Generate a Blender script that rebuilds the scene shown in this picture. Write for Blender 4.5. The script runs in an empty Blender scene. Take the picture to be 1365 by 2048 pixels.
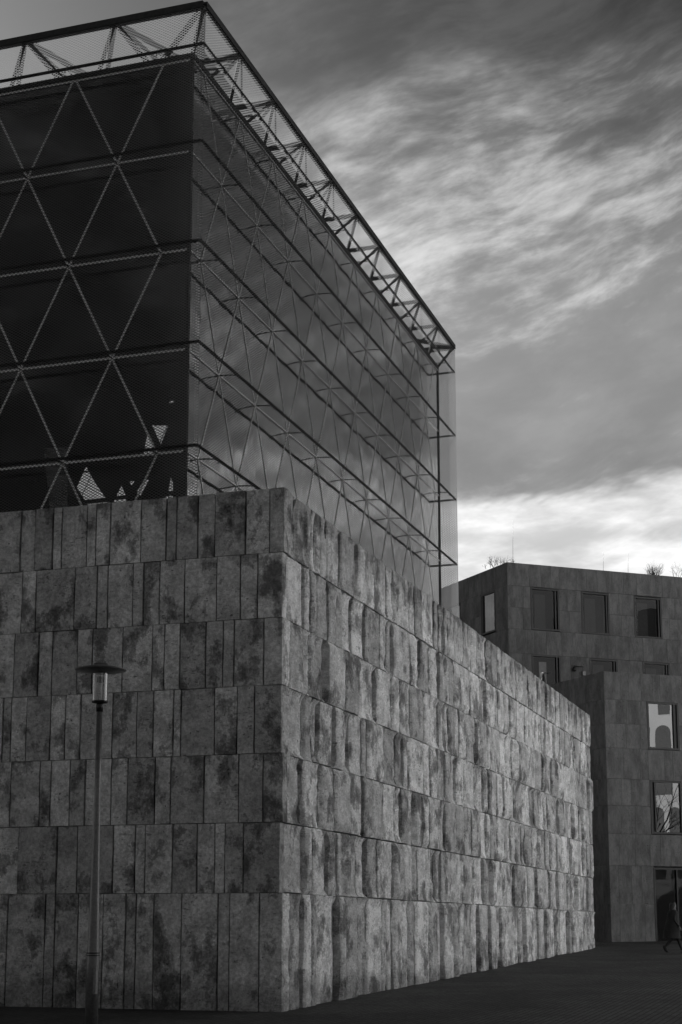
import bpy, math, random
from mathutils import Vector, Matrix, noise
R = math.radians
random.seed(7)
sc = bpy.context.scene
COL = sc.collection

# ---------------------------------------------------------------- camera
YAW, PITCH, ROLL = 1.23799, 0.17952, 0.00277
fh = Vector((math.sin(YAW), math.cos(YAW), 0)); rt = Vector((math.cos(YAW), -math.sin(YAW), 0)); up = Vector((0, 0, 1))
fw = fh * math.cos(PITCH) + up * math.sin(PITCH); uu = up * math.cos(PITCH) - fh * math.sin(PITCH)
r2 = rt * math.cos(ROLL) + uu * math.sin(ROLL); u2 = uu * math.cos(ROLL) - rt * math.sin(ROLL)
cam = bpy.data.cameras.new('camera'); camo = bpy.data.objects.new('camera', cam); COL.objects.link(camo)
m = Matrix.Identity(4)
for i in range(3):
    m[i][0] = r2[i]; m[i][1] = u2[i]; m[i][2] = -fw[i]
m[2][3] = 1.5
camo.matrix_world = m
cam.sensor_fit = 'VERTICAL'; cam.sensor_height = 36; cam.lens = 3221.953 / 2048 * 36
cam.shift_x = (682.5 - 625.55) / 2048; cam.shift_y = (1270.63 - 1024) / 2048
cam.clip_start = 0.2; cam.clip_end = 6000
sc.camera = camo
sc.render.resolution_x, sc.render.resolution_y = 682, 1024

# ---------------------------------------------------------------- sky and sun
SUN_AZ, SUN_EL = R(48), R(26)           # azimuth clockwise from +Y
w = bpy.data.worlds.new('World'); sc.world = w; w.use_nodes = True
nt = w.node_tree; nt.nodes.clear()
w.cycles.sampling_method = 'NONE'     # a soft sky: found well enough by the bounced rays
class NT:
    """small helper for wiring shader nodes"""
    def __init__(s, tree): s.t = tree
    def n(s, typ, ins=None, **kw):
        nd = s.t.nodes.new(typ)
        for k, v in kw.items(): setattr(nd, k, v)
        for k, v in (ins or {}).items():
            if isinstance(v, bpy.types.NodeSocket): s.t.links.new(v, nd.inputs[k])
            else: nd.inputs[k].default_value = v
        return nd
    def math(s, op, a, b=0.0, c=0.0, clamp=False):
        nd = s.n('ShaderNodeMath', {0: a, 1: b, 2: c}, operation=op); nd.use_clamp = clamp
        return nd.outputs[0]
    def vmath(s, op, a, b=(0, 0, 0)):
        return s.n('ShaderNodeVectorMath', {0: a, 1: b}, operation=op).outputs[0]
    def noise(s, vec, scale, detail=4, rough=.5, dist=0.0):
        return s.n('ShaderNodeTexNoise', {'Vector': vec, 'Scale': scale, 'Detail': detail, 'Roughness': rough, 'Distortion': dist}).outputs['Fac']
    def rng(s, v, a, b, c=0.0, d=1.0, smooth=True):
        nd = s.n('ShaderNodeMapRange', {'Value': v, 'From Min': a, 'From Max': b, 'To Min': c, 'To Max': d})
        nd.interpolation_type = 'SMOOTHSTEP' if smooth else 'LINEAR'
        return nd.outputs[0]
    def mix(s, f, a, b):
        nd = s.n('ShaderNodeMix', {}, data_type='FLOAT')
        for k, v in ((0, f), (2, a), (3, b)):
            if isinstance(v, bpy.types.NodeSocket): s.t.links.new(v, nd.inputs[k])
            else: nd.inputs[k].default_value = v
        return nd.outputs[0]
N = NT(nt)
sky = N.n('ShaderNodeTexSky', sky_type='NISHITA')
sky.sun_disc = False; sky.sun_elevation = SUN_EL; sky.sun_rotation = SUN_AZ
sky.air_density = 1.0; sky.dust_density = 1.5; sky.ozone_density = 1.0
red = N.n('ShaderNodeSeparateColor', {0: sky.outputs[0]}).outputs[0]        # black-and-white film behind a red filter
clear = N.math('MULTIPLY', red, 0.010)
d = N.n('ShaderNodeTexCoord').outputs['Generated']
el = N.n('ShaderNodeSeparateXYZ', {0: d}).outputs[2]
tilt = N.n('ShaderNodeVectorRotate', {'Vector': d, 'Axis': (math.sin(YAW), math.cos(YAW), 0), 'Angle': R(16)}, rotation_type='AXIS_ANGLE').outputs[0]
# cirrus wisps, combed along one wind direction
SEED = (5.3, 1.7, 0.9)
tilt = N.vmath('ADD', tilt, SEED)
warp = N.vmath('SUBTRACT', N.n('ShaderNodeTexNoise', {'Vector': d, 'Scale': 7.0, 'Detail': 2}).outputs['Color'], (.5, .5, .5))
q1 = N.vmath('ADD', N.vmath('MULTIPLY', tilt, (1, 1, 2.3)), N.vmath('MULTIPLY', warp, (.065, .065, .10)))
w1 = N.noise(q1, 9.0, 6, .57)
w2 = N.noise(N.vmath('MULTIPLY', q1, (1, 1, 1.9)), 26.0, 5, .60)
w3 = N.noise(N.vmath('MULTIPLY', q1, (1, 1, 1.3)), 3.1, 1, .5)
wsum = N.math('ADD', N.math('ADD', N.math('MULTIPLY', w1, .46), N.math('MULTIPLY', w2, .27)), N.math('MULTIPLY', w3, .27))
cir = N.rng(wsum, .46, .66)
# cloud layers by height above the horizon, their edges broken up
brk = N.math('SUBTRACT', N.noise(N.vmath('MULTIPLY', tilt, (1, 1, 3.0)), 6.0, 5, .58), .5)
low = N.math('ADD', el, N.math('MULTIPLY', brk, .085))
soft = N.math('ADD', el, N.math('MULTIPLY', brk, .16))
side = N.n('ShaderNodeVectorMath', {0: d, 1: (math.sin(R(130)), math.cos(R(130)), 0)}, operation='DOT_PRODUCT').outputs['Value']
bank = N.rng(N.math('SUBTRACT', low, N.math('MULTIPLY', N.math('SUBTRACT', side, .62), .09)), .265, .250)   # the bank stands higher towards the south-east
thin = N.rng(soft, .53, .36)
shade = N.math('MULTIPLY', N.rng(low, .34, .275), N.rng(N.noise(N.vmath('MULTIPLY', d, (1, 1, 2.5)), 5.0, 2, .5), .35, .6))
cover = N.math('MULTIPLY', N.rng(soft, .505, .435), N.rng(soft, .29, .40, .45, 1.0))
base = N.math('ADD', clear, N.math('MULTIPLY', thin, N.rng(w1, .3, .7, .135, .205)))
base = N.math('MULTIPLY', base, N.math('SUBTRACT', 1.0, N.math('MULTIPLY', shade, .16)))
wisps = N.math('MULTIPLY', N.math('MULTIPLY', cir, N.math('ADD', N.math('MULTIPLY', cover, .90), .10)), .30)
btex = N.noise(N.vmath('MULTIPLY', d, (1, 1, 3.4)), 11.0, 5, .55)
bankv = N.math('MULTIPLY', bank, N.rng(btex, .32, .66, .22, .56))
tot = N.math('MULTIPLY', N.math('ADD', N.math('ADD', base, wisps), bankv), .80)
cmb = N.n('ShaderNodeCombineColor', {0: tot, 1: tot, 2: tot}).outputs[0]
bg = N.n('ShaderNodeBackground', {'Color': cmb, 'Strength': 1.0})
N.n('ShaderNodeOutputWorld', {'Surface': bg.outputs[0]})

sl = bpy.data.lights.new('sun', 'SUN'); sl.energy = 5.0; sl.angle = R(0.5); sl.color = (1, 1, 1)
so = bpy.data.objects.new('sun', sl); COL.objects.link(so)
sd = Vector((math.sin(SUN_AZ) * math.cos(SUN_EL), math.cos(SUN_AZ) * math.cos(SUN_EL), math.sin(SUN_EL)))
so.rotation_euler = sd.to_track_quat('Z', 'Y').to_euler(); so.location = sd * 200
sc.view_settings.view_transform = 'Standard'; sc.view_settings.look = 'None'
sc.view_settings.exposure = 0.85; sc.view_settings.gamma = 1.0; sc.view_settings.use_curve_mapping = False
sc.cycles.use_denoising = True
sc.cycles.max_bounces = 6; sc.cycles.transparent_max_bounces = 16; sc.cycles.diffuse_bounces = 3; sc.cycles.glossy_bounces = 3
sc.cycles.use_adaptive_sampling = True; sc.cycles.adaptive_threshold = 0.02
sc.cycles.sample_clamp_indirect = 6

# ---------------------------------------------------------------- mesh helpers
def mesh(name, v, f, mat=None, smooth=None, tone=None):
    me = bpy.data.meshes.new(name); me.from_pydata([tuple(a) for a in v], [], f)
    if mat: me.materials.append(mat)
    if smooth is True: me.polygons.foreach_set('use_smooth', [True] * len(me.polygons))
    elif smooth: me.polygons.foreach_set('use_smooth', smooth)
    if tone is not None:
        a = me.attributes.new('tone', 'FLOAT', 'POINT')
        a.data.foreach_set('value', tone if isinstance(tone, list) else [tone] * len(v))
    me.update()
    return me
def link(name, me, parent=None, loc=(0, 0, 0)):
    o = bpy.data.objects.new(name, me); COL.objects.link(o); o.location = loc
    if parent: o.parent = parent
    return o
def tag(o, label, cat, group=None):
    o['label'] = label; o['category'] = cat
    if group: o['group'] = group
    return o
def root(name, loc, label, cat, group=None):
    o = bpy.data.objects.new(name, None); COL.objects.link(o); o.location = loc
    return tag(o, label, cat, group)
class G:
    """collects shapes in world metres; build() links them as one mesh under a parent"""
    def __init__(s): s.v = []; s.f = []; s.sm = []; s.tn = []
    def add(s, v, f, smooth=False, tone=.5):
        b = len(s.v); s.v += [Vector(a) for a in v]; s.f += [[i + b for i in q] for q in f]
        s.sm += [smooth] * len(f) if isinstance(smooth, bool) else smooth; s.tn += [tone] * len(v); return s
    def box(s, a, b, M=None, tone=.5):
        v = [Vector((x, y, z)) for x in (a[0], b[0]) for y in (a[1], b[1]) for z in (a[2], b[2])]
        if M: v = [M @ q for q in v]
        return s.add(v, [(0, 1, 3, 2), (4, 6, 7, 5), (0, 4, 5, 1), (2, 3, 7, 6), (0, 2, 6, 4), (1, 5, 7, 3)], tone=tone)
    def bar(s, a, b, wx, wy=None, ref=(0, 0, 1)):
        wy = wy or wx; a = Vector(a); b = Vector(b); t = (b - a).normalized(); r = Vector(ref)
        if abs(t.dot(r)) > .99: r = Vector((1, 0, 0))
        x = t.cross(r).normalized() * wx / 2; y = x.cross(t).normalized() * wy / 2
        v = [p + i * x + j * y for p in (a, b) for i, j in ((-1, -1), (1, -1), (1, 1), (-1, 1))]
        return s.add(v, [(0, 1, 2, 3), (7, 6, 5, 4), (0, 4, 5, 1), (1, 5, 6, 2), (2, 6, 7, 3), (3, 7, 4, 0)])
    def tube(s, pts, r, n=8, cap=True):
        pts = [Vector(p) for p in pts]; rr = r if isinstance(r, (list, tuple)) else [r] * len(pts); v = []; f = []
        for i, p in enumerate(pts):
            t = (pts[min(i + 1, len(pts) - 1)] - pts[max(i - 1, 0)]).normalized()
            ref = Vector((0, 0, 1)) if abs(t.z) < .9 else Vector((1, 0, 0))
            x = t.cross(ref).normalized(); y = x.cross(t)
            v += [p + (x * math.cos(a) + y * math.sin(a)) * rr[i] for a in [2 * math.pi * q / n for q in range(n)]]
        sm = []
        for i in range(len(pts) - 1):
            for q in range(n):
                f.append((i * n + q, i * n + (q + 1) % n, (i + 1) * n + (q + 1) % n, (i + 1) * n + q)); sm.append(n > 4)
        if cap: f += [tuple(range(n - 1, -1, -1)), tuple(range((len(pts) - 1) * n, len(pts) * n))]; sm += [False, False]
        return s.add(v, f, sm)
    def lathe(s, c, prof, n=32):
        v = []; f = []; sm = []
        for r, z in prof: v += [Vector((c[0] + r * math.cos(2 * math.pi * q / n), c[1] + r * math.sin(2 * math.pi * q / n), c[2] + z)) for q in range(n)]
        for i in range(len(prof) - 1):
            for q in range(n): f.append((i * n + q, i * n + (q + 1) % n, (i + 1) * n + (q + 1) % n, (i + 1) * n + q)); sm.append(True)
        return s.add(v, f, sm)
    def build(s, name, mat, parent=None, tone=False, org=None):
        o = Vector(org) if org is not None else (parent_origin(parent) if parent else Vector((0, 0, 0)))
        me = mesh(name, [a - o for a in s.v], s.f, mat, s.sm, s.tn if tone else None)
        return link(name, me, parent, (0, 0, 0) if (parent or org is None) else org)
def parent_origin(p):
    o = Vector((0, 0, 0))
    while p: o = o + p.location; p = p.parent
    return o

# ---------------------------------------------------------------- materials (black-and-white photograph: all neutral)
def new(name):
    mt = bpy.data.materials.new(name); mt.use_nodes = True; mt.node_tree.nodes.clear(); return mt, NT(mt.node_tree)
def grey(n, v): return n.n('ShaderNodeCombineColor', {0: v, 1: v, 2: v}).outputs[0]
def finish(n, sh): n.n('ShaderNodeOutputMaterial', {'Surface': sh})
def simple(name, c, rough=.6, metal=0.0, var=.12, scale=9.0, spec=.5):
    mt, n = new(name)
    co = n.n('ShaderNodeTexCoord').outputs['Object']
    v = n.math('MULTIPLY', n.rng(n.noise(co, scale, 5, .6), .3, .7, 1 - var, 1 + var), c)
    p = n.n('ShaderNodeBsdfPrincipled', {'Base Color': grey(n, v), 'Roughness': rough, 'Metallic': metal, 'Specular IOR Level': spec})
    finish(n, p.outputs[0]); return mt

def stone_mat(name, base, stain, bump, streak, runs=0.0, grain=1.0, bz=.8, area=0.0, lo=.66, hi=1.22):
    mt, n = new(name)
    co = n.n('ShaderNodeTexCoord').outputs['Object']
    tn = n.n('ShaderNodeAttribute', attribute_name='tone').outputs['Fac']
    off = n.n('ShaderNodeCombineXYZ', {0: n.math('MULTIPLY', tn, 37.0), 1: n.math('MULTIPLY', tn, 19.0), 2: n.math('MULTIPLY', tn, 53.0)}).outputs[0]
    q = n.vmath('ADD', co, off)                                  # every stone is cut from another place of the rock
    qs = n.vmath('MULTIPLY', q, (1, 1, streak))
    a = n.rng(n.noise(qs, 2.2, 8, .66), .32, .68, .72, 1.26)
    b = n.rng(n.noise(qs, 14.0, 5, .72), .30, .70, 1 - .32 * grain, 1 + .26 * grain)
    fine = n.noise(q, 60.0, 3, .7)
    c = n.rng(fine, .3, .7, 1 - .2 * grain, 1 + .16 * grain)
    bed = n.noise(n.vmath('MULTIPLY', q, (2.2, 2.2, 16)), 2.4, 4, .7)            # bedding lines with pores along them
    pore = n.math('MULTIPLY', n.rng(bed, .54, .64), n.math('MULTIPLY', n.rng(n.noise(q, 21.0, 3, .6), .48, .58), n.rng(n.noise(q, 1.6, 3, .6), .46, .60, .12, 1.0)))
    blot = n.math('ADD', n.noise(n.vmath('MULTIPLY', q, (1, 1, bz)), 1.25 / bz ** .5, 8, .66), n.math('MULTIPLY', n.math('SUBTRACT', n.noise(q, 18.0, 4, .7), .5), .16))
    st = n.math('ADD', n.math('MULTIPLY', n.rng(blot, .555 - area, .585 - area), .62), n.math('MULTIPLY', n.rng(blot, .60 - area, .65 - area), .38))
    hole = n.rng(n.n('ShaderNodeTexVoronoi', {'Vector': n.vmath('ADD', q, n.vmath('MULTIPLY', n.n('ShaderNodeTexNoise', {'Vector': q, 'Scale': 17.0, 'Detail': 2}).outputs['Color'], (.09, .09, .09))), 'Scale': 8.0}, feature='F1').outputs['Distance'], .16, .08)
    hole = n.math('MULTIPLY', hole, n.rng(n.noise(q, 2.3, 2), .50, .58))
    tv = n.rng(n.math('FRACT', n.math('MULTIPLY', tn, 7.13)), 0, 1, lo, hi, False)
    v = n.math('MULTIPLY', n.math('MULTIPLY', a, b), n.math('MULTIPLY', c, tv))
    v = n.math('MULTIPLY', v, n.mix(st, 1.0, 1 - stain))
    dark = n.math('MAXIMUM', pore, hole)
    v = n.math('MULTIPLY', v, n.mix(dark, 1.0, .30))
    if runs:                                                     # rain-washed grime under the coping
        z = n.n('ShaderNodeSeparateXYZ', {0: co}).outputs[2]
        rn = n.noise(n.vmath('MULTIPLY', co, (5, 5, .5)), 1.6, 5, .7)
        gm = n.rng(n.math('ADD', z, n.math('MULTIPLY', rn, 2.6)), 10.0, 11.4)
        v = n.math('MULTIPLY', v, n.mix(gm, 1.0, 1 - runs))
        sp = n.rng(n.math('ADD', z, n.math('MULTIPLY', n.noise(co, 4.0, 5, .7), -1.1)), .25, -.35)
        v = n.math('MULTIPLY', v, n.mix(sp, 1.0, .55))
    v = n.math('MULTIPLY', v, base)
    h = n.math('ADD', n.math('ADD', n.noise(qs, 11.0, 6, .74), n.math('MULTIPLY', fine, .30)), n.math('MULTIPLY', dark, -.5))
    bp = n.n('ShaderNodeBump', {'Height': h, 'Strength': 1.0, 'Distance': bump})
    p = n.n('ShaderNodeBsdfPrincipled', {'Base Color': grey(n, v), 'Roughness': .9, 'Specular IOR Level': .2, 'Normal': bp.outputs[0]})
    finish(n, p.outputs[0]); return mt
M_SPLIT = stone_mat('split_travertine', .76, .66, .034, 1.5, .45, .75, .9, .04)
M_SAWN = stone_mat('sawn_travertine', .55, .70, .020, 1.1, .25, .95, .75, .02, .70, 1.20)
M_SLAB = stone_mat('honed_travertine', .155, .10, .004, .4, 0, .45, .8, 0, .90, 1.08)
M_CORE = simple('mortar_core', .16, .95)

M_STEEL = simple('dark_steel', .026, .75, 0, .25, 14, .15)
M_STRUT = simple('brushed_steel', .76, .36, 1.0, .10, 20)
M_BLACK = simple('black_frame', .012, .45, 0, .2)
M_DARK = simple('dark_lining', .012, .8, 0, .3, .6)
M_ROOF = simple('roof_membrane', .12, .9)

def glass_mat(name, refl0, refl90, tint, rough=0.0, wav=0.0):
    mt, n = new(name)
    co = n.n('ShaderNodeTexCoord').outputs['Object']
    lw = n.n('ShaderNodeLayerWeight', {'Blend': .5}).outputs['Facing']
    f = n.math('ADD', refl0, n.math('MULTIPLY', n.math('POWER', lw, 2.0), refl90 - refl0))
    bp = n.n('ShaderNodeBump', {'Height': n.noise(co, .9, 2), 'Strength': 1.0, 'Distance': wav}).outputs[0]
    g = n.n('ShaderNodeBsdfGlossy', {'Color': (1, 1, 1, 1), 'Roughness': rough})
    if wav: n.t.links.new(bp, g.inputs['Normal'])
    t = n.n('ShaderNodeBsdfTransparent', {'Color': (tint, tint, tint, 1)})
    mx = n.n('ShaderNodeMixShader', {0: f, 1: t.outputs[0], 2: g.outputs[0]})
    finish(n, mx.outputs[0]); return mt
M_CUBE = glass_mat('coated_glass', .004, 1.25, .75, .015, .010)
M_PANE = glass_mat('mirror_pane', .17, .60, .35, 0, .0006)
M_PANE2 = glass_mat('window_pane', .010, .45, .62, 0, .002)

def screen_mat():
    mt, n = new('woven_metal_mesh')
    uv = n.n('ShaderNodeUVMap', uv_map='metres').outputs[0]
    wv = n.n('ShaderNodeTexNoise', {'Vector': uv, 'Scale': 1.3, 'Detail': 2}).outputs['Color']
    uv = n.vmath('ADD', uv, n.vmath('MULTIPLY', n.vmath('SUBTRACT', wv, (.5, .5, .5)), (.012, .012, 0)))
    s = n.n('ShaderNodeSeparateXYZ', {0: uv})
    pu, pv = .105, .062
    a = n.math('MULTIPLY', s.outputs[0], math.pi / pu); b = n.math('MULTIPLY', s.outputs[1], math.pi / pv)
    w1 = n.math('ABSOLUTE', n.math('SINE', n.math('ADD', a, b)))
    w2 = n.math('ABSOLUTE', n.math('SINE', n.math('SUBTRACT', a, b)))
    wire = n.rng(n.math('MINIMUM', w1, w2), .38, .50, 1.0, 0.0)
    df = n.n('ShaderNodeBsdfPrincipled', {'Base Color': (.038, .038, .038, 1), 'Roughness': .7, 'Metallic': 0.0, 'Specular IOR Level': .1})
    tl = n.n('ShaderNodeBsdfTranslucent', {'Color': (.36, .36, .36, 1)})
    sh = n.n('ShaderNodeMixShader', {0: .35, 1: df.outputs[0], 2: tl.outputs[0]})
    tr = n.n('ShaderNodeBsdfTransparent', {})
    mx = n.n('ShaderNodeMixShader', {0: wire, 1: tr.outputs[0], 2: sh.outputs[0]})
    finish(n, mx.outputs[0]); return mt
M_MESH = screen_mat()

# ---------------------------------------------------------------- ground
def gz(x):
    if x < -10: return -.83
    if x > 90: return 1.36
    return .0219 * (x - 28)
def paving():
    mt, n = new('setts')
    co = n.n('ShaderNodeTexCoord').outputs['Object']
    br = n.n('ShaderNodeTexBrick', {'Vector': co, 'Color1': (.9, .9, .9, 1), 'Color2': (.6, .6, .6, 1), 'Mortar': (.16, .16, .16, 1), 'Scale': 1.0, 'Mortar Size': .012, 'Brick Width': .24, 'Row Height': .12, 'Bias': 0.0})
    v = n.n('ShaderNodeRGBToBW', {0: br.outputs['Color']}).outputs[0]
    v = n.math('MULTIPLY', v, n.rng(n.noise(co, .35, 7, .7), .32, .68, .6, 1.4))
    v = n.math('MULTIPLY', v, n.rng(n.noise(co, 30, 3, .6), .3, .7, .8, 1.2))
    v = n.math('MULTIPLY', v, .085)
    bp = n.n('ShaderNodeBump', {'Height': n.math('SUBTRACT', n.noise(co, 22, 3), br.outputs['Fac']), 'Strength': 1.0, 'Distance': .03})
    p = n.n('ShaderNodeBsdfPrincipled', {'Base Color': grey(n, v), 'Roughness': .75, 'Specular IOR Level': .3, 'Normal': bp.outputs[0]})
    finish(n, p.outputs[0]); return mt
xs = [-3000, -300, -10, 10, 28, 45, 60, 75, 90, 300, 3000]; ys = [-3000, -300, -40, 0, 40, 300, 3000]
v = [(x, y, gz(x)) for x in xs for y in ys]; ny = len(ys)
f = [(i * ny + j, (i + 1) * ny + j, (i + 1) * ny + j + 1, i * ny + j + 1) for i in range(len(xs) - 1) for j in range(ny - 1)]
go = link('ground', mesh('ground', v, f, paving())); go['kind'] = 'structure'

# ---------------------------------------------------------------- the stone and glass building
CX, CY = 28.0, 10.31
ZL = [9.79, 8.52, 7.26, 5.97, 4.69, 3.41, 2.12, None]
LS, LD = 35.4, 24.0
B = root('stone_and_glass_building', (CX, CY, 0), 'building with a rough stone block base and a mesh-clad glass cube on top', 'building')
core = G()
core.box((CX + .22, CY + .22, -1), (CX + LS - .05, CY + .9, 9.70)).box((CX + .22, CY + .22, -1), (CX + .9, CY + LD, 9.695))
core.box((CX + LS - .9, CY + .225, -1), (CX + LS - .06, CY + LD, 9.69)).box((CX + .225, CY + LD - .7, -1), (CX + LS - .065, CY + LD + .01, 9.685))
core.box((CX + .3, CY + .3, 8.4), (CX + LS - .1, CY + LD - .1, 8.9))
stone_wall = core.build('stone_wall', M_CORE, B)

def nz(x, z, s): return noise.noise(Vector((x, z, s)))
def stone(x0, x1, z0, z1, depth, seed, kind, flush=None):
    """one stone; u runs along the wall, returns verts (u, out, z), faces, smooth flags"""
    W = x1 - x0; H = z1 - z0
    if kind == 'split': nx, nn = max(4, round(W / (.034 if x0 < 9 else .05 if x0 < 20 else .09))), max(10, round(H / .085))
    else: nx, nn = max(2, round(W / .3)), max(4, round(H / .2))
    stp = .015 + .05 * abs(nz(seed, 1.1, 2.2)); terr = nz(seed * 1.3, 4.4, .7) > .02; lipw = .45 + abs(nz(seed * 2.1, .3, .9)) * 1.5
    v = []; f = []; sm = []
    for i in range(nx + 1):
        for j in range(nn + 1):
            a, b = i / nx, j / nn; u = x0 + a * W; z = z0 + b * H
            if kind == 'split':
                bed_ = min(max(0, min(z - z0, z1 - z) / (.13 + .09 * nz(u * 1.9, seed, 3.3))), 1); bed_ = .12 + .88 * bed_ * bed_ * (3 - 2 * bed_)
                o = (depth if flush is None else flush + (depth - flush) * bed_) + .010 * nz(u * 2.6, z * 1.6, seed + 9) + .016 * (.35 - abs(nz(u * 4.5, z * 3, seed + 3))) - .012 * abs(nz(u * 10, z * 8, seed + 1)) + .006 * nz(u * 17, z * 13, seed + 5)
                if terr:
                    t = nz(u * 1.3 + .20 * nz(z * 1.9, seed, 1) + .05 * nz(z * 7, seed, 3), z * .25, seed)
                    o += stp * max(-1, min(1, t * 30)) * bed_
                for d_, k_ in ((u - x0, 0), (x1 - u, 13)):       # spalled edges, bitten in by uneven amounts
                    if d_ < .16:
                        e = .5 + .5 * nz(z * 1.5, seed * 1.7 + k_, 4.4) + .38 * nz(z * 4.3, seed + k_, 2.2) + .2 * nz(z * 11, seed + k_, 6.2)
                        rad = .015 + .11 * max(0, e) ** 1.5 * lipw
                        if d_ < rad: o -= (.012 + .085 * max(0, e) ** 1.5 * lipw) * (1 - d_ / rad) ** .5
                if i in (0, nx): u += (.012 if i == 0 else -.012) * (.3 + nz(z * 2.6, seed * .77 + i, 8.8))
                if min(j, nn - j) == 0:
                    o += -.006 + .012 * nz(u * 5, seed, j * 3.1 + .5)
            else:
                o = depth + .006 * nz(u * 2, z * 2, seed) + .003 * nz(u * 9, z * 9, seed)
                if i in (0, nx):
                    u += (.006 if i == 0 else -.006) + .011 * nz(z * 1.9, seed + i * 3.3, 1.5)
                    o -= .006
                if j in (0, nn): o -= .006
            v.append((u, o, z))
    idx = lambda i, j: i * (nn + 1) + j
    for i in range(nx):
        for j in range(nn): f.append((idx(i, j), idx(i + 1, j), idx(i + 1, j + 1), idx(i, j + 1))); sm.append(True)
    bl = [idx(i, 0) for i in range(nx + 1)] + [idx(nx, j) for j in range(1, nn + 1)] + [idx(i, nn) for i in range(nx - 1, -1, -1)] + [idx(0, j) for j in range(nn - 1, 0, -1)]
    b0 = len(v); n = len(bl)
    v += [v[q] for q in bl]
    v += [(v[q][0], -.235, v[q][2]) for q in bl]
    for q in range(n): f.append((b0 + (q + 1) % n, b0 + q, b0 + n + q, b0 + n + (q + 1) % n)); sm.append(False)
    return v, f, sm
rs = random.Random(11)
def wallR(p): return (CX + p[0], CY - p[1], p[2])
def wallL(p): return (CX - p[1], CY + p[0], p[2])
J = [  # vertical joints on the short wall, metres from the corner, one row per course from the top
    [65,135,222,265,385,430,497,640,757,803,900,978,1115,1222], [80,150,335,440,490,608,657,730,845,990,1095,1170],
    [55,170,235,355,427,568,705,760,830,945,1022,1070,1200], [10,50,125,240,310,380,528,640,715,805,838,988,1088,1163],
    [60,200,250,340,410,530,605,728,800,945,1097,1202], [105,285,380,545,645,690,810,918,995,1040,1120],
    [15,70,245,290,395,510,610,655,735,858,1015,1065,1192]]
J = [[(560 - q / 2.275) / 94.8 for q in row][::-1] for row in J]
J.insert(6, None)
rows = [(ZL[i], ZL[i + 1]) for i in range(6)] + [(2.12, None)]
JR = [J[0], J[1], J[2], J[3], J[4], J[5], J[7]]
parts = []; rest = G()
def add_stone(data, mp, mat, flip, tone, big):
    v, f, sm = data
    v = [mp(q) for q in v]
    if flip: f = [tuple(reversed(q)) for q in f]
    parts.append((big, v, f, sm, mat, tone))
for ci, (zt, zb) in enumerate(rows):
    off = rs.uniform(-.01, .015) + (.015, .0, .01, .02, .02, -.005, .045)[ci]
    js = JR[ci]
    # corner stone: sawn towards the square, split towards the lane
    wc = rs.uniform(.28, .5); bot = -.25 if zb is None else zb + .012
    dR = off + rs.uniform(.0, .05); dL = (.012, .0, .006, .014, .018, .0, .02)[ci]
    a = stone(-dL + .022, wc, bot, zt, dR, ci * 7.1 + 1.3, 'split')
    b = stone(-dR, js[0] - .006, bot, zt, dL, ci * 3.3 + .7, 'sawn')
    av = [wallR(q) for q in a[0]]; bv = [wallL(q) for q in b[0]]
    nb = len(av); tn = rs.random()
    f = list(a[1]) + [tuple(reversed([i + nb for i in q])) for q in b[1]]
    parts.append((9e9, av + bv, f, a[2] + b[2], M_SPLIT, tn, len(a[1])))
    js = list(js)
    while js[-1] < 13: js.append(js[-1] + rs.uniform(.4, 1.15))
    for q0, q1 in zip(js[:-1], js[1:]):
        add_stone(stone(q0 + .008, q1 - .008, bot, zt, dL + rs.uniform(-.022, .018), rs.uniform(0, 90), 'sawn'), wallL, M_SAWN, True, rs.random(), 1e6 if q0 < 6.2 else 0)
    u = wc; slot = True
    while u < LS - .05:
        wd = rs.choice([rs.uniform(.2, .4), rs.uniform(.45, .8), rs.uniform(.7, 1.25)])
        slot = u > wc and not slot and rs.random() < .34           # narrow filler stone set far back
        if slot: wd = rs.uniform(.10, .24)
        e = min(u + wd, LS)
        if LS - e < .2: e = LS
        bz = -.25 if zb is None else zb + .012 + rs.uniform(0, .02)
        dp = off + rs.choice([rs.uniform(-.085, -.045), rs.uniform(-.025, .02), rs.uniform(.02, .065)]) * (.35 if ci == 0 else 1)
        if slot: dp = off - rs.uniform(.10, .15)
        add_stone(stone(u + .006, e - .006, max(bz, gz(CX + u) - .3), zt + rs.uniform(-.008, .004), dp, rs.uniform(0, 90), 'split', off), wallR, M_SPLIT, False, rs.random(), (e - u) * ((zt - max(bz, 0)) if True else 1) / (29 + u) ** 2 * 1e3)
        u = e
parts.sort(key=lambda t: -t[0])
org = Vector((CX, CY, 0))
for i, t in enumerate(parts):
    if i < 299:
        me = mesh('stone', [Vector(q) - org for q in t[1]], t[2], t[4], t[3], t[5])
        if len(t) > 6:
            me.materials.append(M_SAWN)
            me.polygons.foreach_set('material_index', [0] * t[6] + [1] * (len(t[2]) - t[6]))
        link('stone', me, stone_wall)
    elif t[4] is M_SPLIT: rest.add(t[1], t[2], t[3], t[5])
    else:
        rest.add(t[1], t[2], t[3], t[5])
ro_ = rest.build('far_stones', M_SPLIT, stone_wall, tone=True); ro_['kind'] = 'stuff'

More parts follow.
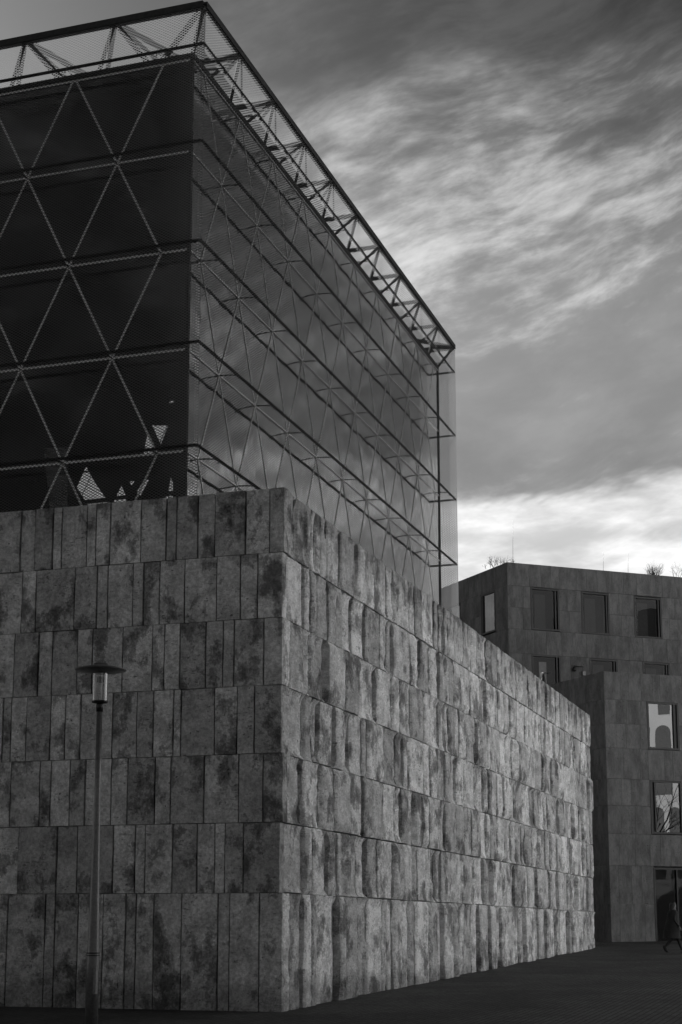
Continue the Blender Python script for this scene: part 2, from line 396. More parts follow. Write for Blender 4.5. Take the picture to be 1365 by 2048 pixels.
# --- glass cube
BX, BY, LB, LY = 30.198, 13.298, 21.4, 18.7
ZB = [20.52, 18.245, 15.96, 13.69, 11.425, 9.15]
BAY, PH, DO, ZC = 2.25, .65, .465, 21.40
g = G().box((BX - .02, BY - .02, 20.45), (BX + LB + .02, BY + LY + .02, 20.575))
cube = g.build('glass_cube', M_STEEL, B)
def PR(u, o, z): return Vector((BX + u, BY - o, z))
def PL(u, o, z): return Vector((BX - o, BY + u, z))
def PF(u, o, z): return Vector((BX + LB + o, BY + u, z))
def PB(u, o, z): return Vector((BX + u, BY + LY + o, z))
rg = random.Random(5)
def tri_face(Pf, L, struts, flip):
    panes = []
    for r in range(5):
        zt, zb = ZB[r], ZB[r + 1]
        apt = [PH + BAY * q for q in range(-1, 12)]; mid = [PH + BAY * (q + .5) for q in range(-2, 12)]
        top, botm = (apt, mid) if r % 2 == 0 else (mid, apt)
        pts = sorted([(u, zt) for u in top] + [(u, zb) for u in botm])
        for i in range(len(pts) - 2):
            tri = [pts[i], pts[i + 1], pts[i + 2]]
            def clip(poly, lim, sgn):
                out = []
                for a, b in zip(poly, poly[1:] + poly[:1]):
                    ia, ib = (a[0] - lim) * sgn >= 0, (b[0] - lim) * sgn >= 0
                    if ia: out.append(a)
                    if ia != ib:
                        t = (lim - a[0]) / (b[0] - a[0]); out.append((lim, a[1] + t * (b[1] - a[1])))
                return out
            poly = clip(tri, 0, 1)
            if len(poly) > 2: poly = clip(poly, L, -1)
            if len(poly) < 3: continue
            cu = sum(q[0] for q in poly) / len(poly); cz = sum(q[1] for q in poly) / len(poly)
            tx, tz = rg.gauss(0, .0016), rg.gauss(0, .0016)
            fr = [Pf(u, .004 + (u - cu) * tx + (z - cz) * tz, z) for u, z in poly]
            bk = [Pf(u, -.022 + (u - cu) * tx + (z - cz) * tz, z) for u, z in poly]
            n = len(poly)
            fs = [tuple(range(n)), tuple(range(2 * n - 1, n - 1, -1))] + [((i2 + 1) % n, i2, n + i2, n + (i2 + 1) % n) for i2 in range(n)]
            o = G().add(fr, fs[:1]).build('glass_pane', M_CUBE, cube)
        if struts:
            for i in range(len(pts) - 1):
                (u0, z0), (u1, z1) = pts[i], pts[i + 1]
                if u1 <= 0 or u0 >= L: continue
                if u0 < 0: continue
                if u1 > L: continue
                G().bar(Pf(u0, .012, z0), Pf(u1, .012, z1), .048 if Pf is PL else .034, .010, Pf(0, 1, 0) - Pf(0, 0, 0)).build('strut', M_STRUT, cube)
    if struts:
        for r in range(5):
            G().bar(Pf(.02, .024, ZB[r] - (.09 if r == 0 else 0)), Pf(L - .02, .024, ZB[r] - (.09 if r == 0 else 0)), .048 if Pf is PL else .034, .012, Pf(0, 1, 0) - Pf(0, 0, 0)).build('transom', M_STRUT, cube)
tri_face(PR, LB, True, False); tri_face(PL, LY, True, True); tri_face(PF, LY, True, False); tri_face(PB, LB, False, True)
for (u, v_) in ((0, 0), (LB, 0), (0, LY), (LB, LY)):
    G().bar((BX + u, BY + v_, 8.9), (BX + u, BY + v_, 20.56), .075, .075).build('corner_post', M_STEEL, cube)
for a, b in (((0, 0), (LB, 0)), ((0, 0), (0, LY)), ((LB, 0), (LB, LY)), ((0, LY), (LB, LY))):
    G().bar((BX + a[0], BY + a[1], 20.53), (BX + b[0], BY + b[1], 20.53), .10, .12).build('roof_beam', M_STEEL, cube)
# rails standing off the glass, carried by brackets at the lattice nodes; they carry the mesh
for li in range(6):
    z = ZB[li] - .04 if li else 20.49
    cs = [(-DO, -DO), (LB + DO, -DO), (LB + DO, LY + DO), (-DO, LY + DO)]
    for (a, b) in zip(cs, cs[1:] + cs[:1]):
        G().tube([(BX + a[0], BY + a[1], z), (BX + b[0], BY + b[1], z)], .036, 8).build('rail', M_STEEL, cube)
    s0 = PH if li % 2 == 0 else PH + BAY / 2
    u = s0
    while u < LB:
        for Pf, L in ((PR, LB), (PL, LY)):
            if u < L: G().tube([Pf(u, .03, z + .04), Pf(u, DO * .5, z + .03), Pf(u, DO + .02, z), Pf(u, DO + .02, z - .10)], .016, 6).build('bracket', M_STEEL, cube)
        u += BAY
# crown: top beam, V legs and inward braces
cs = [(-DO, -DO), (LB + DO, -DO), (LB + DO, LY + DO), (-DO, LY + DO)]
for (a, b) in zip(cs, cs[1:] + cs[:1]):
    G().bar((BX + a[0], BY + a[1], ZC), (BX + b[0], BY + b[1], ZC), .15, .15).build('crown_beam', M_STEEL, cube)
for Pf, L in ((PR, LB), (PL, LY), (PF, LY), (PB, LB)):
    u = 1.70
    while u < L:
        n = Pf(u, DO, ZC)
        for s in (-.63, .63): G().bar(n, Pf(u + s, -.05, 20.575), .075, .075).build('crown_leg', M_STEEL, cube)
        G().bar(n, Pf(u, -1.9, ZC - .02), .08, .10).build('crown_brace', M_STEEL, cube)
        u += BAY
    G().bar(Pf(.12, -1.9, 20.6), Pf(L - .12, -1.9, 20.6), .06).build('crown_kerb', M_STEEL, cube)
for (a, b) in zip(cs, [(0, 0), (LB, 0), (LB, LY), (0, LY)]):
    G().bar((BX + a[0], BY + a[1], ZC), (BX + b[0], BY + b[1], 20.575), .08).build('crown_leg', M_STEEL, cube)
    sx_, sy_ = (1 if b[0] == 0 else -1), (1 if b[1] == 0 else -1)
    G().bar((BX + a[0], BY + a[1], ZC), (BX + a[0] + sx_ * 1.9, BY + a[1] + sy_ * 1.9, ZC), .1).build('crown_brace', M_STEEL, cube)
# woven mesh hung from the crown beam, one sheet for each side
MO = DO + .045
def sheet(Pf, L):
    c = [(-MO, 8.92), (L + MO, 8.92), (L + MO, ZC + .05), (-MO, ZC + .05)]
    me = mesh('mesh_screen', [Pf(u, MO, z) - org for u, z in c], [(0, 1, 2, 3)], M_MESH)
    uvl = me.uv_layers.new(name='metres')
    for q, (u, z) in enumerate(c): uvl.data[q].uv = (u, z)
    link('mesh_screen', me, cube)
sheet(PR, LB); sheet(PL, LY); sheet(PF, LY); sheet(PB, LB)
# dark lining behind the glass; its lower zone is a heavy lattice with openings to the sky beyond
import bmesh
lx = 1.0
def lining(holes, y0, y1, z0, z1):
    zs = sorted({z0, z1} | {p[1] for h in holes for p in h}); g = G()
    def span(h, z):
        xs_ = []
        for (a0, a1), (b0, b1) in zip(h, h[1:] + h[:1]):
            if a1 != b1 and min(a1, b1) - 1e-9 <= z <= max(a1, b1) + 1e-9: xs_.append(a0 + (b0 - a0) * (z - a1) / (b1 - a1))
            elif a1 == b1 == z: xs_ += [a0, b0]
        return min(xs_), max(xs_)
    for za, zb in zip(zs[:-1], zs[1:]):
        e = 1e-6; cut = sorted([(span(h, za + e), span(h, zb - e)) for h in holes if min(p[1] for p in h) <= za and max(p[1] for p in h) >= zb])
        l = (y0, y0)
        for (c0, c1), (d0, d1) in cut + [((y1, y1), (y1, y1))]:
            v = []
            for x in (BX + lx, BX + lx + .03): v += [(x, BY + l[0], za), (x, BY + c0, za), (x, BY + d0, zb), (x, BY + l[1], zb)]
            g.add(v, [(0, 3, 2, 1), (4, 5, 6, 7), (0, 4, 7, 3), (1, 2, 6, 5), (0, 1, 5, 4), (3, 7, 6, 2)]); l = (c1, d1)
    return g.build('inner_wall', M_DARK, cube)
HOLES = [[(.77, 13.43), (.73, 13.43), (.73, 12.88), (.87, 12.9)], [(1.26, 12.43), (.86, 12.39), (1.04, 11.96)], [(1.37, 12.28), (1.15, 11.79), (1.46, 11.78)],
         [(3.94, 12.16), (3.31, 12.14), (3.28, 10.4), (3.70, 10.4)], [(2.86, 11.65), (2.61, 11.22), (2.36, 10.87), (2.87, 10.86), (3.08, 11.18)],
         [(2.30, 10.77), (2.80, 10.77), (2.74, 10.4), (2.12, 10.4)], [(1.98, 11.13), (1.86, 10.88), (2.10, 10.88)], [(2.14, 10.8), (1.84, 10.8), (1.84, 10.4), (2.3, 10.4)],
         [(1.79, 11.2), (1.65, 11.19), (1.72, 11.07)], [(1.61, 10.95), (1.42, 11.2), (1.3, 11.19), (1.50, 10.84)], [(.79, 11.2), (.73, 11.09), (.72, 10.88), (.84, 10.88)], [(.9, 10.78), (.72, 10.78), (.72, 10.4), (1.0, 10.4)]]
lining(HOLES, .25, LY - .3, 8.92, 20.5)
G().box((BX + lx + .05, BY + 3.2, 10.3), (BX + lx + .06, BY + 4.0, 12.25)).build('frosted_pane', glass_mat('frosted', .02, .3, .22), cube)
G().box((BX + lx + .1, BY + .45, 8.92), (BX + LB - .7, BY + .6, 20.5)).build('inner_wall', M_DARK, cube)
G().box((BX + .3, BY + LY - 1.2, 8.92), (BX + LB - 2.3, BY + LY - 1.0, 20.5)).build('inner_wall', M_DARK, cube)
G().box((BX + .25, BY + .25, 8.905), (BX + LB - .25, BY + LY - .25, 8.95)).build('floor', M_DARK, cube)

# ---------------------------------------------------------------- stone-clad neighbour with windows
azR, azL = R(141.2), R(47.3)
DR = Vector((math.sin(azR), math.cos(azR), 0)); DL = Vector((math.sin(azL), math.cos(azL), 0))
NR = Vector((-math.cos(azR), math.sin(azR), 0)).normalized(); NL = Vector((-math.cos(azL), math.sin(azL), 0)).normalized()
C1 = Vector((70.528, 10.79, 0)); C2 = Vector((75.294, 16.034, 0))
if NR.dot(C1) > 0: NR = -NR
NL = NL if NL.dot(DR) < 0 else -NL
Mb = root('stone_clad_building', (C1.x, C1.y, .93), 'plain slab-clad building with black-framed windows and stepped flat roof on the right', 'building')
rm = random.Random(23)
def block(C, ztop, zbot, lenR, lenL, name):
    a = C - NR * .66 - NL * .66; b = C + DR * lenR - NR * .66; c = C + DL * lenL - NL * .66; d_ = C + DR * lenR + DL * lenL
    v = [Vector((q.x, q.y, z)) for z in (zbot, ztop - .03) for q in (a, b, d_, c)]
    return G().add(v, [(0, 1, 2, 3), (7, 6, 5, 4), (0, 4, 5, 1), (1, 5, 6, 2), (2, 6, 7, 3), (3, 7, 4, 0)]).build(name, M_CORE, Mb)
W1 = block(C1, 12.67, -.2, 16, 10, 'wall'); W2 = block(C2, 19.01, -.2, 18, 16, 'wall')
def slabs(C, Dv, Nv, L, levels, wins, par, lim, corner):
    for zt, zb in zip(levels[:-1], levels[1:]):
        cuts = sorted([(a, b) for a, b, c, d_ in wins if min(zt, d_) - max(zb, c) > .25])
        u = -.0; seg = []
        for a, b in cuts: seg.append((u, a)); u = b
        seg.append((u, L))
        for s0, s1 in seg:
            x = s0
            while s1 - x > .02:
                e = x + rm.uniform(.38, .85)
                if s1 - e < .3: e = s1
                if e > lim + .5 and x > lim: e = s1
                x0 = x + (.004 if x > .001 else (.0 if corner else .036)); pr = rm.uniform(-.004, .004)
                q = []
                for o in (-.045, pr):
                    for uu_, zz in ((x0, zb + .005), (e - .004, zb + .005), (e - .004, zt - .005), (x0, zt - .005)):
                        p_ = C + Dv * uu_ + Nv * o; q.append(Vector((p_.x, p_.y, zz)))
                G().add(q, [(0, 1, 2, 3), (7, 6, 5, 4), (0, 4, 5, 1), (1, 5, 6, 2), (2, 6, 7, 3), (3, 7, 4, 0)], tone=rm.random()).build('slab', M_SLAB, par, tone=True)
                x = e
def window(C, Dv, Nv, a, b, c, d_, mull, glass, inside=()):
    def bx_(u0, u1, z0, z1, o0, o1):
        v = []
        for o in (o0, o1):
            for uu_, zz in ((u0, z0), (u1, z0), (u1, z1), (u0, z1)):
                p_ = C + Dv * uu_ + Nv * o; v.append(Vector((p_.x, p_.y, zz)))
        return v, [(3, 2, 1, 0), (4, 5, 6, 7), (0, 1, 5, 4), (1, 2, 6, 5), (2, 3, 7, 6), (3, 0, 4, 7)]
    t = .085
    g = G()
    for q in ((a, a + t, c, d_), (b - t, b, c, d_), (a + t, b - t, d_ - t, d_), (a + t, b - t, c, c + t), (mull - .03, mull + .03, c + t, d_ - t)):
        g.add(*bx_(*q, -.16, .018))
    fr = g.build('window', M_BLACK, Mb)
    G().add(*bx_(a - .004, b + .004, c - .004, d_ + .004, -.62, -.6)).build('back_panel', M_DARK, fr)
    for k_, (u0, u1) in enumerate(((a + t, mull - .03), (mull + .03, b - t))):
        p0 = [C + Dv * q + Nv * -.05 for q in (u0, u1)]
        vv = [Vector((p0[0].x, p0[0].y, c + t)), Vector((p0[1].x, p0[1].y, c + t)), Vector((p0[1].x, p0[1].y, d_ - t)), Vector((p0[0].x, p0[0].y, d_ - t))]
        G().add(vv, [(0, 1, 2, 3)]).build('pane', M_BLACK if (u1 - u0) < .35 and glass is not M_PANE2 else glass, fr)
    for (u0, u1, z0, z1, mat) in inside:
        G().add(*bx_(u0, u1, z0, z1, -.34, -.32)).build('curtain', mat, fr)
M_CURT = simple('curtain_grey', .06, .9); M_BLIND = simple('blind_pale', .42, .9)
lowR = [(2.12, 3.73, 9.31, 11.43, 3.49), (2.14, 3.75, 5.58, 7.93, 2.38), (2.17, 5.6, .86, 4.12, 3.34), (6.2, 7.8, 9.31, 11.43, 7.5), (6.6, 8.2, 5.58, 7.93, 6.9)]
upR = [(1.24, 2.79, 15.76, 17.85, 2.58), (4.02, 5.58, 15.75, 17.84, 5.42), (6.99, 8.56, 15.74, 17.82, 8.37), (1.23, 2.79, 12.0, 14.55, 2.58), (4.39, 5.94, 12.0, 14.53, 5.75), (7.37, 8.91, 12.0, 14.53, 8.72), (9.9, 11.4, 15.74, 17.8, 11.2)]
upL = [(1.2, 2.62, 15.81, 17.86, 2.45), (4.68, 6.1, 15.81, 17.85, 5.9)]
lev1 = [12.67, 11.43, 10.37, 9.29, 7.94, 6.78, 5.55, 4.18, 2.54, .5]; lev2 = [19.01, 17.88, 16.8, 15.74, 14.55, 13.3, 12.0]
slabs(C1, DR, NR, 12, lev1, [q[:4] for q in lowR], W1, 4.6, True); slabs(C1, DL, NL, 9.5, lev1, [], W1, 5.5, False)
slabs(C2, DR, NR, 15, lev2, [q[:4] for q in upR], W2, 10.5, True); slabs(C2, DL, NL, 12, lev2, [q[:4] for q in upL], W2, 8, False)
for i, q in enumerate(lowR): window(C1, DR, NR, *q, M_PANE if i in (0, 1, 3, 4) else M_PANE2)
for i, q in enumerate(upR):
    cu = [(q[0] + .35, q[0] + .95, q[2] + .06, q[3] - .25, M_CURT)] if i != 3 else [(q[0] + .55, q[0] + .95, q[2] + .06, q[3] - .3, M_BLIND)]
    window(C2, DR, NR, *q, M_PANE2, cu)
for q in upL: window(C2, DL, NL, *q, glass_mat('side_pane', .14, .75, .6, 0, .002), [(q[0] + .05, q[0] + .35, q[2] + .06, q[2] + .85, M_BLIND)])

# ---------------------------------------------------------------- buildings outside the frame (they light and shade the lane; the grey ones are added for shade)
M_PLASTER = simple('pale_plaster', .78, .9, 0, .06, .4)
M_WIN = simple('far_window', .18, .25)
M_FACADE = simple('grey_facade', .08, .9, 0, .12, .4)
def row_house(x0, x1, y0, y1, h, mat, label, name, face):
    r_ = root(name, ((x0 + x1) / 2, (y0 + y1) / 2, 0), label, 'building')
    G().box((x0, y0, -1.5), (x1, y1, h)).build('wall', mat, r_)
    rf = [(x0 - .4, y0 - .4, h + .004), (x1 + .4, y0 - .4, h + .004), (x1 + .4, y1 + .4, h + .004), (x0 - .4, y1 + .4, h + .004), (x0 + 3, (y0 + y1) / 2, h + 4.5), (x1 - 3, (y0 + y1) / 2, h + 4.5)]
    G().add(rf, [(0, 1, 5, 4), (2, 3, 4, 5), (1, 2, 5), (3, 0, 4), (3, 2, 1, 0)]).build('roof', M_ROOF, r_)
    return r_
def arch(cx, w_, z0, z1):
    p = [(cx - w_ / 2, z0), (cx + w_ / 2, z0)]; zs = z1 - w_ / 2
    return p + [(cx + w_ / 2 * math.cos(a), zs + w_ / 2 * math.sin(a)) for a in [math.pi * q / 10 for q in range(11)]]
def opening(poly, y, r_, dep=.35):
    n = len(poly)
    v = [(a, y + .012, b) for a, b in poly] + [(a * 1, y + .01 , b) for a, b in poly]
    G().add([(a, y + .015, b) for a, b in poly], [tuple(range(n))]).build('window', M_WIN, r_)
ch = row_house(33, 80, -44, -18, 28, M_PLASTER, 'pale plastered building with arched windows across the square', 'plastered_building', 0)
for q in range(7):
    x = 39.4 + q * 6.2
    for z in (2, 8.2, 14.4):
        if abs(x - 63.2) > 3: opening(arch(x, 1.5, z, z + 3.4), -18, ch)
    opening([(x - .8, 20.3), (x + .8, 20.3), (x + .8, 23), (x - .8, 23)], -18, ch)
opening(arch(63.2, .95, 11.2, 13.85), -18, ch); opening([(62.95, 14.5), (63.7, 14.5), (63.7, 15.9), (62.95, 15.9)], -18, ch)
opening([(62.2, 13.0), (62.38, 13.0), (62.38, 13.75), (62.2, 13.75)], -18, ch)
for x in (62.72, 63.78): opening(arch(x, .78, 4.5, 8.8), -18, ch)
opening([(62.5, 9.55), (63.7, 9.55), (63.7, 10.5), (62.5, 10.5)], -18, ch)
h2 = row_house(82, 130, -46, -22, 19, M_PLASTER, 'long pale plastered building further down the square', 'plastered_building', 0)
for q in range(12):
    for z in (2.5, 7, 11.5, 15.5):
        x = 85 + q * 3.9; opening([(x - .6, z), (x + .6, z), (x + .6, z + 2.2), (x - .6, z + 2.2)], -22, h2)
row_house(-50, -20, -34, 70, 17, M_FACADE, 'dark grey building added behind the viewer to shade the short wall', 'added_building', 0)  # added: keeps low sky light off the foot of the short wall
row_house(-12, 22, -60, -36, 18, M_FACADE, 'added building at the near corner of the square, kept dark against bounce light', 'added_building', 0)  # added dark, so little sunlit bounce reaches the short wall
row_house(90, 116, 30, 60, 22, M_FACADE, 'unseen grey building added at the lane end to block the sun', 'added_building', 0)  # added out of view to stop sun running down the lane

# ---------------------------------------------------------------- street lamp
M_LAMP = simple('lamp_paint', .15, .35, .3, .2, 25)
M_LENS = glass_mat('lamp_glass', .10, .7, .75, .05, .02)
LX, LYp = 24.433, 12.261
lamp = root('street_lamp', (LX, LYp, gz(LX)), 'slim tapered street lamp with a flat disc hood standing before the stone wall', 'street lamp')
G().lathe((LX, LYp, 0), [(0, 5.10), (.050, 5.10), (.052, 3.6), (.08, 1.9), (.105, 0.9), (.108, -.08), (0, -.08)], 28).build('pole', M_LAMP, lamp)
G().lathe((LX, LYp, 0), [(0, 5.235), (.055, 5.235), (.062, 5.2), (.058, 5.09), (0, 5.09)], 24).build('collar', M_BLACK, lamp)
G().lathe((LX, LYp, 0), [(0, 5.275), (.135, 5.275), (.14, 5.262), (.135, 5.245), (.06, 5.232), (0, 5.23)], 32).build('lower_ring', M_BLACK, lamp)
G().lathe((LX, LYp, 0), [(.125, 5.275), (.128, 5.76)], 40).build('lens', M_LENS, lamp)
for q in range(10):
    a = 2 * math.pi * q / 10 + .2
    G().tube([(LX + .10 * math.cos(a), LYp + .10 * math.sin(a), 5.275), (LX + .10 * math.cos(a), LYp + .10 * math.sin(a), 5.72)], .007, 6).build('lens_rod', simple('rod_glass', .5, .2) if q == 0 else bpy.data.materials['rod_glass'], lamp)
G().lathe((LX, LYp, 0), [(0, 5.70), (.055, 5.69), (.06, 5.60), (0, 5.58)], 16).build('socket', M_BLACK, lamp)
G().lathe((LX, LYp, 0), [(.0, 5.74), (.13, 5.74), (.20, 5.755), (.43, 5.80), (.436, 5.808), (.43, 5.815), (.26, 5.86), (.13, 5.885), (.12, 5.92), (0, 5.93)], 48).build('hood', M_LAMP, lamp)
ang = math.atan2(-LYp, -LX); dv_ = Vector((math.cos(ang + .5), math.sin(ang + .5), 0)); tv_ = Vector((-dv_.y, dv_.x, 0))
vs_ = [Vector((LX, LYp, z)) + dv_ * (.113 - .010 * abs(t_)) + tv_ * .045 * t_ for z in (.42, .86) for t_ in (-1, 0, 1)]
G().add(vs_, [(0, 1, 4, 3), (1, 2, 5, 4)]).build('access_door', M_LAMP, lamp)
for z in (1.03, 1.07): G().lathe((LX, LYp, z), [(.09, 0), (.112, 0), (.112, .018), (.09, .018)], 28).build('clamp_band', M_BLACK, lamp)

# ---------------------------------------------------------------- security cameras
def W2p(u, o, z): 
    p_ = C2 + DR * u + NR * o; return Vector((p_.x, p_.y, z))
cc = root('security_camera', W2p(4.0, .02, 13.72), 'small dome security camera on a bent arm between two upper windows', 'camera')
G().bar(W2p(4.0, -.0, 13.74), W2p(4.0, .14, 13.74), .16, .2).build('mount', M_LAMP, cc)
G().tube([W2p(3.96, .1, 13.7), W2p(3.96, .1, 14.07), W2p(3.45, .12, 14.07)], .02, 8).build('arm', M_BLACK, cc)
p_ = W2p(3.47, .12, 13.9); G().lathe(p_, [(0, -.1), (.06, -.08), (.085, -.02), (.085, .06), (.05, .12), (0, .14)], 16).build('dome', M_BLACK, cc)
p_ = Vector((54.7, 10.42, 9.7))
cc = root('security_camera', p_, 'dark bulb-shaped security camera on top of the long stone wall', 'camera')
G().tube([p_ + Vector((.02, .1, -.1)), p_ + Vector((.02, .1, .5)), p_ + Vector((.02, -.26, .505))], .018, 8).build('arm', M_BLACK, cc)
G().lathe(p_ + Vector((.0, .02, .02)), [(0, 0), (.075, .02), (.095, .12), (.09, .22), (.06, .32), (.03, .44), (.03, .49), (0, .49)], 18).build('dome', M_BLACK, cc)

# ---------------------------------------------------------------- bare shrubs and trees, roof rods
M_TWIG = simple('bark', .05, .9, 0, .3, 6)
def twigs(g, p, dv, ln, r, lev, rr, spread, droop=.0):
    pts = [p]; q = p.copy(); dd = dv.copy(); n = 3
    for i in range(n):
        dd = (dd + Vector((rr.gauss(0, .16), rr.gauss(0, .16), rr.gauss(0, .10) + .04))).normalized(); q = q + dd * ln / n; pts.append(q.copy())
    g.tube(pts, [r * (1 - .45 * i / n) for i in range(n + 1)], 5 if lev > 2 else 3, False)
    if lev <= 0: return
    for i in range(rr.choice([2, 3, 3, 4])):
        b = pts[rr.randint(1, n)]; a = rr.uniform(0, 6.283); tl = rr.uniform(.5, 1) * spread
        nd = (dd + Vector((math.cos(a), math.sin(a), rr.uniform(-.25, .35))) * tl).normalized()
        twigs(g, b, nd, ln * rr.uniform(.55, .82), r * .55, lev - 1, rr, spread)
def shrub(u, back, z, w_, h, n, seed, label, th=.012):
    rr = random.Random(seed); p_ = W2p(u, -back, z)
    g = G()
    for i in range(n):
        a = rr.uniform(0, 6.283); q = p_ + Vector((rr.gauss(0, w_ * .22), rr.gauss(0, w_ * .22), -.05))
        twigs(g, q, Vector((math.cos(a) * .5, math.sin(a) * .5, 1)).normalized(), h * .42, th, 3, rr, .75)
    tag(g.build('shrub', M_TWIG, None, org=p_), label, 'shrub', 'bare shrubs on the flat roof')
for i, (u, b) in enumerate(((-.35, .9), (.25, .6))):
    shrub(u, b, 18.95, .9, .62, 9, 40 + i, ('wide bare shrub at the roof corner, left of the tall rod', 'low bare shrub at the roof corner beside the tall rod')[i])
shrub(8.5, .5, 18.95, .42, .86, 26, 51, 'round bare shrub on the roof edge near the right picture edge')
shrub(9.75, .5, 18.95, .4, .95, 4, 53, 'sparse bare shrub on the roof cut by the right picture edge')
shrub(2.3, .5, 18.95, .6, .16, 8, 57, 'tiny low shrub on the roof edge right of the corner', .008)
for i, (u, h) in enumerate(((.62, 2.3), (5.65, 1.1), (7.07, 1.15))):
    g = G().tube([W2p(u, -.6, 18.9), W2p(u + .02, -.6, 18.95 + h * .5), W2p(u + .05, -.6, 19.0 + h)], [.009, .007, .003], 6)
    tag(g.build('lightning_rod', M_BLACK, None, org=W2p(u, -.6, 18.9)), ('tall thin rod above the roof corner shrub', 'thin rod on the roof above the second window', 'thin rod on the roof left of the round shrub')[i], 'rod', 'thin rods on the flat roof')
def tree(x, y, h, seed, label):
    rr = random.Random(seed); t = root('bare_tree', (x, y, gz(x)), label, 'tree', 'bare trees in the square')
    b = Vector((x, y, gz(x) - .1)); tp = b + Vector((rr.uniform(-.3, .3), rr.uniform(-.3, .3), h * .36))
    G().tube([b, (b + tp) / 2 + Vector((.06, .03, 0)), tp], [.2, .16, .14], 10).build('trunk', M_TWIG, t)
    g = G()
    for i in range(6):
        a = i * 1.05 + rr.uniform(-.3, .3); twigs(g, tp - Vector((0, 0, rr.uniform(0, .6))), Vector((math.cos(a) * .7, math.sin(a) * .7, 1)).normalized(), h * .26, .07, 4, rr, .8)
    g.build('crown', M_TWIG, t)
tree(65.2, -8.5, 12, 3, 'bare tree across the lane, seen in the window reflections'); tree(71.0, -10, 11, 9, 'bare tree near the pale buildings beyond the right picture edge')

# ---------------------------------------------------------------- passer-by at the right edge
M_COAT = simple('dark_cloth', .012, .85, 0, .25, 12); M_SKIN = simple('skin', .16, .6); M_HAIR = simple('dark_hair', .012, .55); M_SHOE = simple('shoe', .10, .5)
pp = root('person', (58.38, 6.79, gz(58.38)), 'person in a long dark coat walking right, cut by the right picture edge', 'person')
pp.rotation_euler = (0, 0, R(-68))
V = []; E = []; RD = []
def jv(p, r, prev=None):
    V.append(p); RD.append(r)
    if prev is not None: E.append((prev, len(V) - 1))
    return len(V) - 1
pel = jv((0, 0, .95), .15); sp = jv((.01, 0, 1.15), .135, pel); che = jv((.03, 0, 1.35), .15, sp); nk = jv((.045, 0, 1.485), .055, che)
hd = jv((.065, 0, 1.58), .085, nk); hd2 = jv((.075, 0, 1.66), .085, hd); jv((.07, 0, 1.715), .05, hd2)
for sy, kx, ax, tx, tz, az_ in ((1, .2, .33, .49, .035, .09), (-1, -.05, -.33, -.27, .035, .20)):
    hp = jv((0, sy * .095, .90), .10, pel); kn = jv((kx, sy * .10, .50), .065, hp); an = jv((ax, sy * .10, az_), .042, kn); jv((tx, sy * .11, tz), .036, an)
for sy, ex, wx in ((1, -.1, -.02), (-1, .0, .16)):
    sh_ = jv((.02, sy * .18, 1.40), .065, che); e_ = jv((ex, sy * .235, 1.13), .048, sh_); wr = jv((wx, sy * .225, .92), .032, e_); pm = jv((wx + .03, sy * .225, .85), .035, wr)
    for q in range(4): f1 = jv((wx + .015 + q * .02, sy * .225, .80 - .004 * abs(q - 1.5)), .009, pm); jv((wx + .025 + q * .02, sy * .215, .765 + .005 * abs(q - 1.5)), .008, f1)
    t1 = jv((wx + .075, sy * .215, .84), .010, pm); jv((wx + .085, sy * .205, .81), .009, t1)
me = bpy.data.meshes.new('body'); me.from_pydata(V, E, []); ob = link('body', me)
sk = ob.modifiers.new('skin', 'SKIN'); sk.use_smooth_shade = True
for i, r_ in enumerate(RD): me.skin_vertices[0].data[i].radius = (r_, r_)
me.skin_vertices[0].data[0].use_root = True
ss = ob.modifiers.new('sub', 'SUBSURF'); ss.levels = ss.render_levels = 2
dg = bpy.context.evaluated_depsgraph_get(); bme = bpy.data.meshes.new_from_object(ob.evaluated_get(dg)); bpy.data.objects.remove(ob)
bme.materials.clear()
for mt_ in (M_COAT, M_SKIN, M_SHOE): bme.materials.append(mt_)
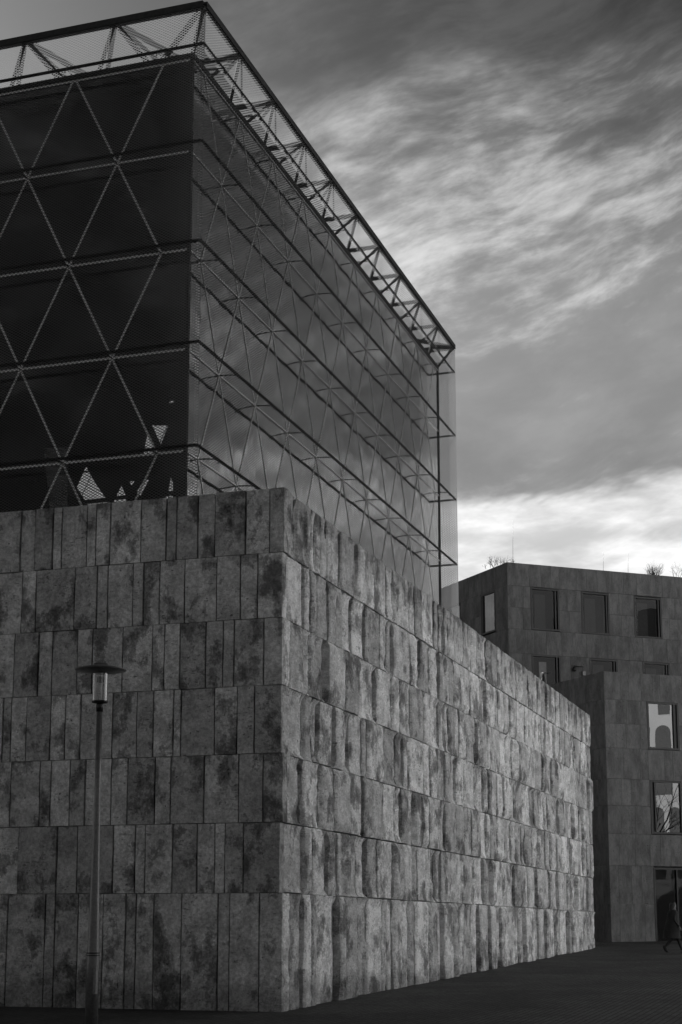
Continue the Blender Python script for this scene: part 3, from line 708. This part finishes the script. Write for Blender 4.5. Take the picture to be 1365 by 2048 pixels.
for pl in bme.polygons:
    c_ = pl.center; pl.use_smooth = True
    pl.material_index = 1 if (c_.z > 1.47 or (.7 < c_.z < .905 and abs(c_.y) > .18)) else (2 if c_.z < .1 else 0)
link('body', bme, pp)
def rings(name, secs, mat, n=20, seed=0):
    g = []; f = []
    for k_, (cx_, z, rx, ry) in enumerate(secs):
        for q in range(n):
            a = 2 * math.pi * q / n; wv = 1 + .035 * math.sin(a * 5 + seed) * (k_ / len(secs))
            g.append((cx_ + rx * wv * math.cos(a), ry * wv * math.sin(a), z))
    for k_ in range(len(secs) - 1):
        for q in range(n): f.append((k_ * n + q, k_ * n + (q + 1) % n, (k_ + 1) * n + (q + 1) % n, (k_ + 1) * n + q))
    f.append(tuple(range(n))); f.append(tuple(range(len(secs) * n - 1, (len(secs) - 1) * n - 1, -1)))
    return link(name, mesh(name, g, f, mat, True), pp)
rings('coat', [(.045, 1.50, .075, .08), (.04, 1.46, .13, .19), (.02, 1.36, .18, .25), (.0, 1.15, .20, .24), (-.02, .95, .25, .25), (-.03, .72, .29, .27), (-.04, .50, .31, .29)], M_COAT)
rings('hair', [(.05, 1.755, .03, .03), (.045, 1.74, .085, .08), (.03, 1.68, .115, .10), (.01, 1.60, .10, .10), (-.02, 1.52, .08, .09), (-.03, 1.46, .06, .08)], M_HAIR, 16)
rings('scarf', [(.05, 1.53, .07, .075), (.05, 1.50, .10, .11), (.045, 1.455, .10, .12), (.045, 1.44, .07, .08)], M_SHOE, 16)
for sy, x, z, t_ in ((1, .33, .0, 0), (-1, -.33, .0, 1)):
    g = G()
    if t_: g.add([], [])
    if not t_: g.tube([(x - .06, sy * .1, .05), (x + .04, sy * .1, .06), (x + .14, sy * .11, .04), (x + .2, sy * .11, .03)], [.045, .055, .045, .025], 10)
    else: g.tube([(x - .02, sy * .1, .26), (x - .01, sy * .1, .17), (x + .03, sy * .105, .08), (x + .09, sy * .11, .03)], [.05, .055, .045, .03], 10)
    o = g.build('shoe', M_COAT if t_ else M_SHOE); o.parent = pp
